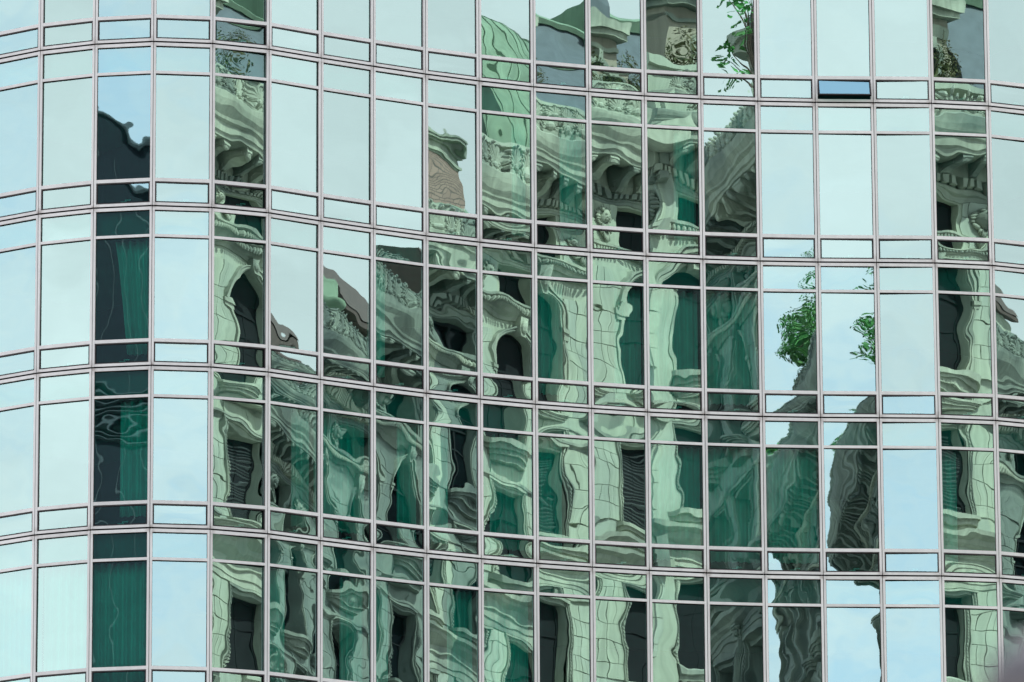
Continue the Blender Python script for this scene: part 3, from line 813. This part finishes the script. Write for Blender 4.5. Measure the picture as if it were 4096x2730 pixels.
# chimney with stone cap
b = MB(); b.box(26.9, 29.2, -7.6, -5.6, 5.2, 7.4)
ch = roof_part('chimney', b, ['brick'])
b = MB()
for (e, z0, z1) in ((0.03, 7.4, 7.5), (0.12, 7.5, 7.64), (0.05, 7.64, 7.92), (0.16, 7.92, 8.02), (0.30, 8.02, 8.16), (0.36, 8.16, 8.25)):
    b.box(26.9 - e, 29.2 + e, -7.6 - e, -5.6 + e, z0, z1)
link('chimney_cap', b.mesh('chimney_cap', ['stone2']), ch)
b = MB(); b.lathe([(0.05, 8.25), (0.05, 9.0), (0.55, 9.02), (0.62, 9.14), (0.4, 9.28), (0.0, 9.34)], 28.0, -6.5, 14)
link('cowl', b.mesh('cowl', ['slate'], smooth=True), ch)
# scrolled finial over the far end of the front
b = MB(); b.lathe([(0.22, 1.3), (0.22, 3.4), (0.5, 3.5), (0.62, 3.7), (0.3, 3.8), (0.36, 4.2), (0.2, 4.6), (0.0, 4.75)], 33.5, -0.9, 12)
roof_part('finial', b, ['copper'], True)

# ------------------------------------------------------------------ leaves
def leaves(n, cen, rad, size, seed, drop=0.25, clumps=None):
    rr = random.Random(seed); b = MB()
    cl = clumps or [(Vector(cen), Vector(rad))]
    for q in range(n):
        c, r = rr.choice(cl)
        d = Vector((rr.gauss(0, 1), rr.gauss(0, 1), rr.gauss(0, 1))).normalized() * rr.random() ** 0.45
        p = Vector((c[0] + d.x * r[0], c[1] + d.y * r[1], c[2] + d.z * r[2]))
        s = size * rr.uniform(0.6, 1.3)
        t = Vector((rr.uniform(-1, 1), rr.uniform(-1, 1), rr.uniform(-0.8, 0.5))).normalized()
        nrm = t.cross(Vector((rr.uniform(-1, 1), rr.uniform(-1, 1), rr.uniform(-1, 1)))).normalized()
        w = nrm.cross(t)
        b.add([p, p + t * s * 0.5 + w * s * 0.28 + nrm * s * 0.06, p + t * s, p + t * s * 0.5 - w * s * 0.28 + nrm * s * 0.06], [(0, 1, 2, 3)])
    return b

def roof_tree(x, y, z, h, spread, n, seed, label, name='roof_tree', leaf='leaf', clumpn=24, size=0.13):
    rr = random.Random(seed)
    t = thing(name, label, 'tree', (x, y, z), 'trees on the roof terrace')
    b = MB()
    b.tube([(0, 0, 0), (0.05, 0.03, h * 0.35), (0.0, -0.04, h * 0.7), (0.05, 0, h * 0.92)], [0.11, 0.085, 0.05, 0.015], 7)
    cl = []
    for q in range(clumpn):
        a = rr.uniform(0, 6.28); f = rr.uniform(0.35, 0.95); rr_ = spread * (1.1 - 0.6 * f) * rr.uniform(0.5, 1.1)
        e = Vector((rr_ * math.cos(a), rr_ * math.sin(a), h * f + rr.uniform(0, 0.3)))
        s = Vector((0, 0, h * f * 0.7))
        b.tube([s, (s + e) / 2 + Vector((0, 0, .1)), e], [0.045, 0.03, 0.01], 5)
        cl.append((e, Vector((0.5, 0.5, 0.38)) * spread * rr.uniform(0.28, 0.66)))
    link('trunk', b.mesh('trunk', ['bark'], smooth=True), t)
    link('crown', leaves(n, None, None, size, seed, clumps=cl).mesh('crown', [leaf], recalc=False), t)
    return t

def on_front(s, t): p = C0 + uF * s + nF * t; return p.x, p.y
def on_side(d, t): p = C0 - uS * d + nS * t; return p.x, p.y       # d metres back from the corner
x, y = on_front(1.3, -5.2)
roof_tree(x, y, ZC + 1.3, 5.4, 1.3, 420, 5, 'sparse young tree above the stone corner, mirrored near the top of the glass', size=0.22)
x, y = on_side(32.0, -0.5)
roof_tree(x, y, ZC + 1.3, 3.2, 3.3, 10000, 6, 'bushy green tree over the side cornice, mirrored in the middle of the glass')
x, y = on_side(27.5, -0.5)
roof_tree(x, y, ZC + 1.3, 1.9, 1.7, 3000, 8, 'smaller green tree behind the bushy one, mirrored beside it')
x, y = on_side(47.0, -0.4)
roof_tree(x, y, ZC + 1.3, 2.4, 2.0, 4000, 9, 'farthest green tree over the side cornice, mirrored lowest in the glass')
for q, (s, t, w, hh, lab) in enumerate([(2.9, -1.2, 1.2, 1.7, 'brown tangled shrub on the roof parapet nearest the stone corner'), (5.4, -1.3, 1.2, 1.7, 'tall brown tangled shrub on the roof parapet before the arched attic windows'), (7.0, -1.1, 0.8, 1.0, 'low brown tangled shrub on the roof parapet beside the slate slope')]):
    x, y = on_front(s, t)
    sh = thing('roof_shrub', lab, 'shrub', (x, y, ZC + 1.3), 'shrubs on the roof terrace')
    link('foliage', leaves(3600, None, None, 0.09, 40 + q, clumps=[(Vector((0, 0, 0.7 * hh)), Vector((w, .7, 0.8 * hh))), (Vector((.5, 0, 1.1 * hh)), Vector((.5, .5, .7 * hh))), (Vector((-.6, 0, .9 * hh)), Vector((.5, .4, .8 * hh)))]).mesh('foliage', ['shrub'], recalc=False), sh)
    b = MB()
    for a in range(5): b.tube([(0, 0, 0), (0.35 * math.cos(a * 1.3), 0.35 * math.sin(a * 1.3), hh * 1.3)], [0.03, 0.01], 5)
    link('stem', b.mesh('stem', ['bark']), sh)

# ------------------------------------------------------------------ dark gabled block further down the street
DB = Vector((-8.4, 151.1)); az = R(-19.0)
DD = 90.0
dc = Vector((DB.x + DD * math.sin(az), DB.y - DD * math.cos(az)))
dk = thing('dark_clad_building', 'dark metal clad block with sloping roofline, mirrored in one glass column at the left', 'building', (dc.x, dc.y, GROUND))
ra = -az * -1
rz = math.atan2(math.cos(az), -math.sin(az)) - R(90)      # local y faces the glass building
zt = 72.2 - GROUND
b = MB(); b.poly([(-9, 0), (16, 0), (16, zt - 12.95), (-6, zt + 3.84), (-9, zt + 3.9)], -14, 0)
link('cladding', b.mesh('cladding', ['dark']), dk, rz=rz)
b = MB()
for q in range(-8, 16): b.box(q * 1.0 + 0.3, q * 1.0 + 0.34, -0.01, 0.05, 30, zt - 1.6 - (q + 0.85) * 0.77)
stuff(link('cladding_ribs', b.mesh('cladding_ribs', ['dark2']), dk, rz=rz))
b = MB(); b.tube([(-6, 0.1, zt + 3.84), (5, 0.1, zt - 4.6), (16, 0.1, zt - 13)], [0.06, 0.06, 0.06], 6)
link('roof_edge', b.mesh('roof_edge', ['dark2']), dk, rz=rz)
lv = 61.6 - GROUND
for q in range(8):
    b = MB(); b.prof([(0.02, 0), (0.22, 0.09), (0.22, 0.13), (0.02, 0.04)], -6, 8)
    link('louvre', b.mesh('louvre', ['dark2']), dk, (0, 0, 0), rz).location = Matrix.Rotation(rz, 3, 'Z') @ Vector((0, 0, lv + q * 0.24))

# ------------------------------------------------------------------ blurred post close to the camera, bottom right
px, py, pz = 0.580, 7.75, 1.700
po = thing('metal_post', 'blurred grey post top close to the camera in the bottom right corner', 'post', (px, py, GROUND))
b = MB(); b.lathe([(0.0, 0.0), (0.06, 0.0), (0.06, 0.02), (0.042, 0.03), (0.04, pz - GROUND - 0.06)], 0, 0, 20)
link('shaft', b.mesh('shaft', ['post'], smooth=True), po)
b = MB(); b.ell((0, 0, pz - GROUND - 0.03), (0.07, 0.07, 0.068), 24, 14)
link('cap', b.mesh('cap', ['post'], smooth=True), po)
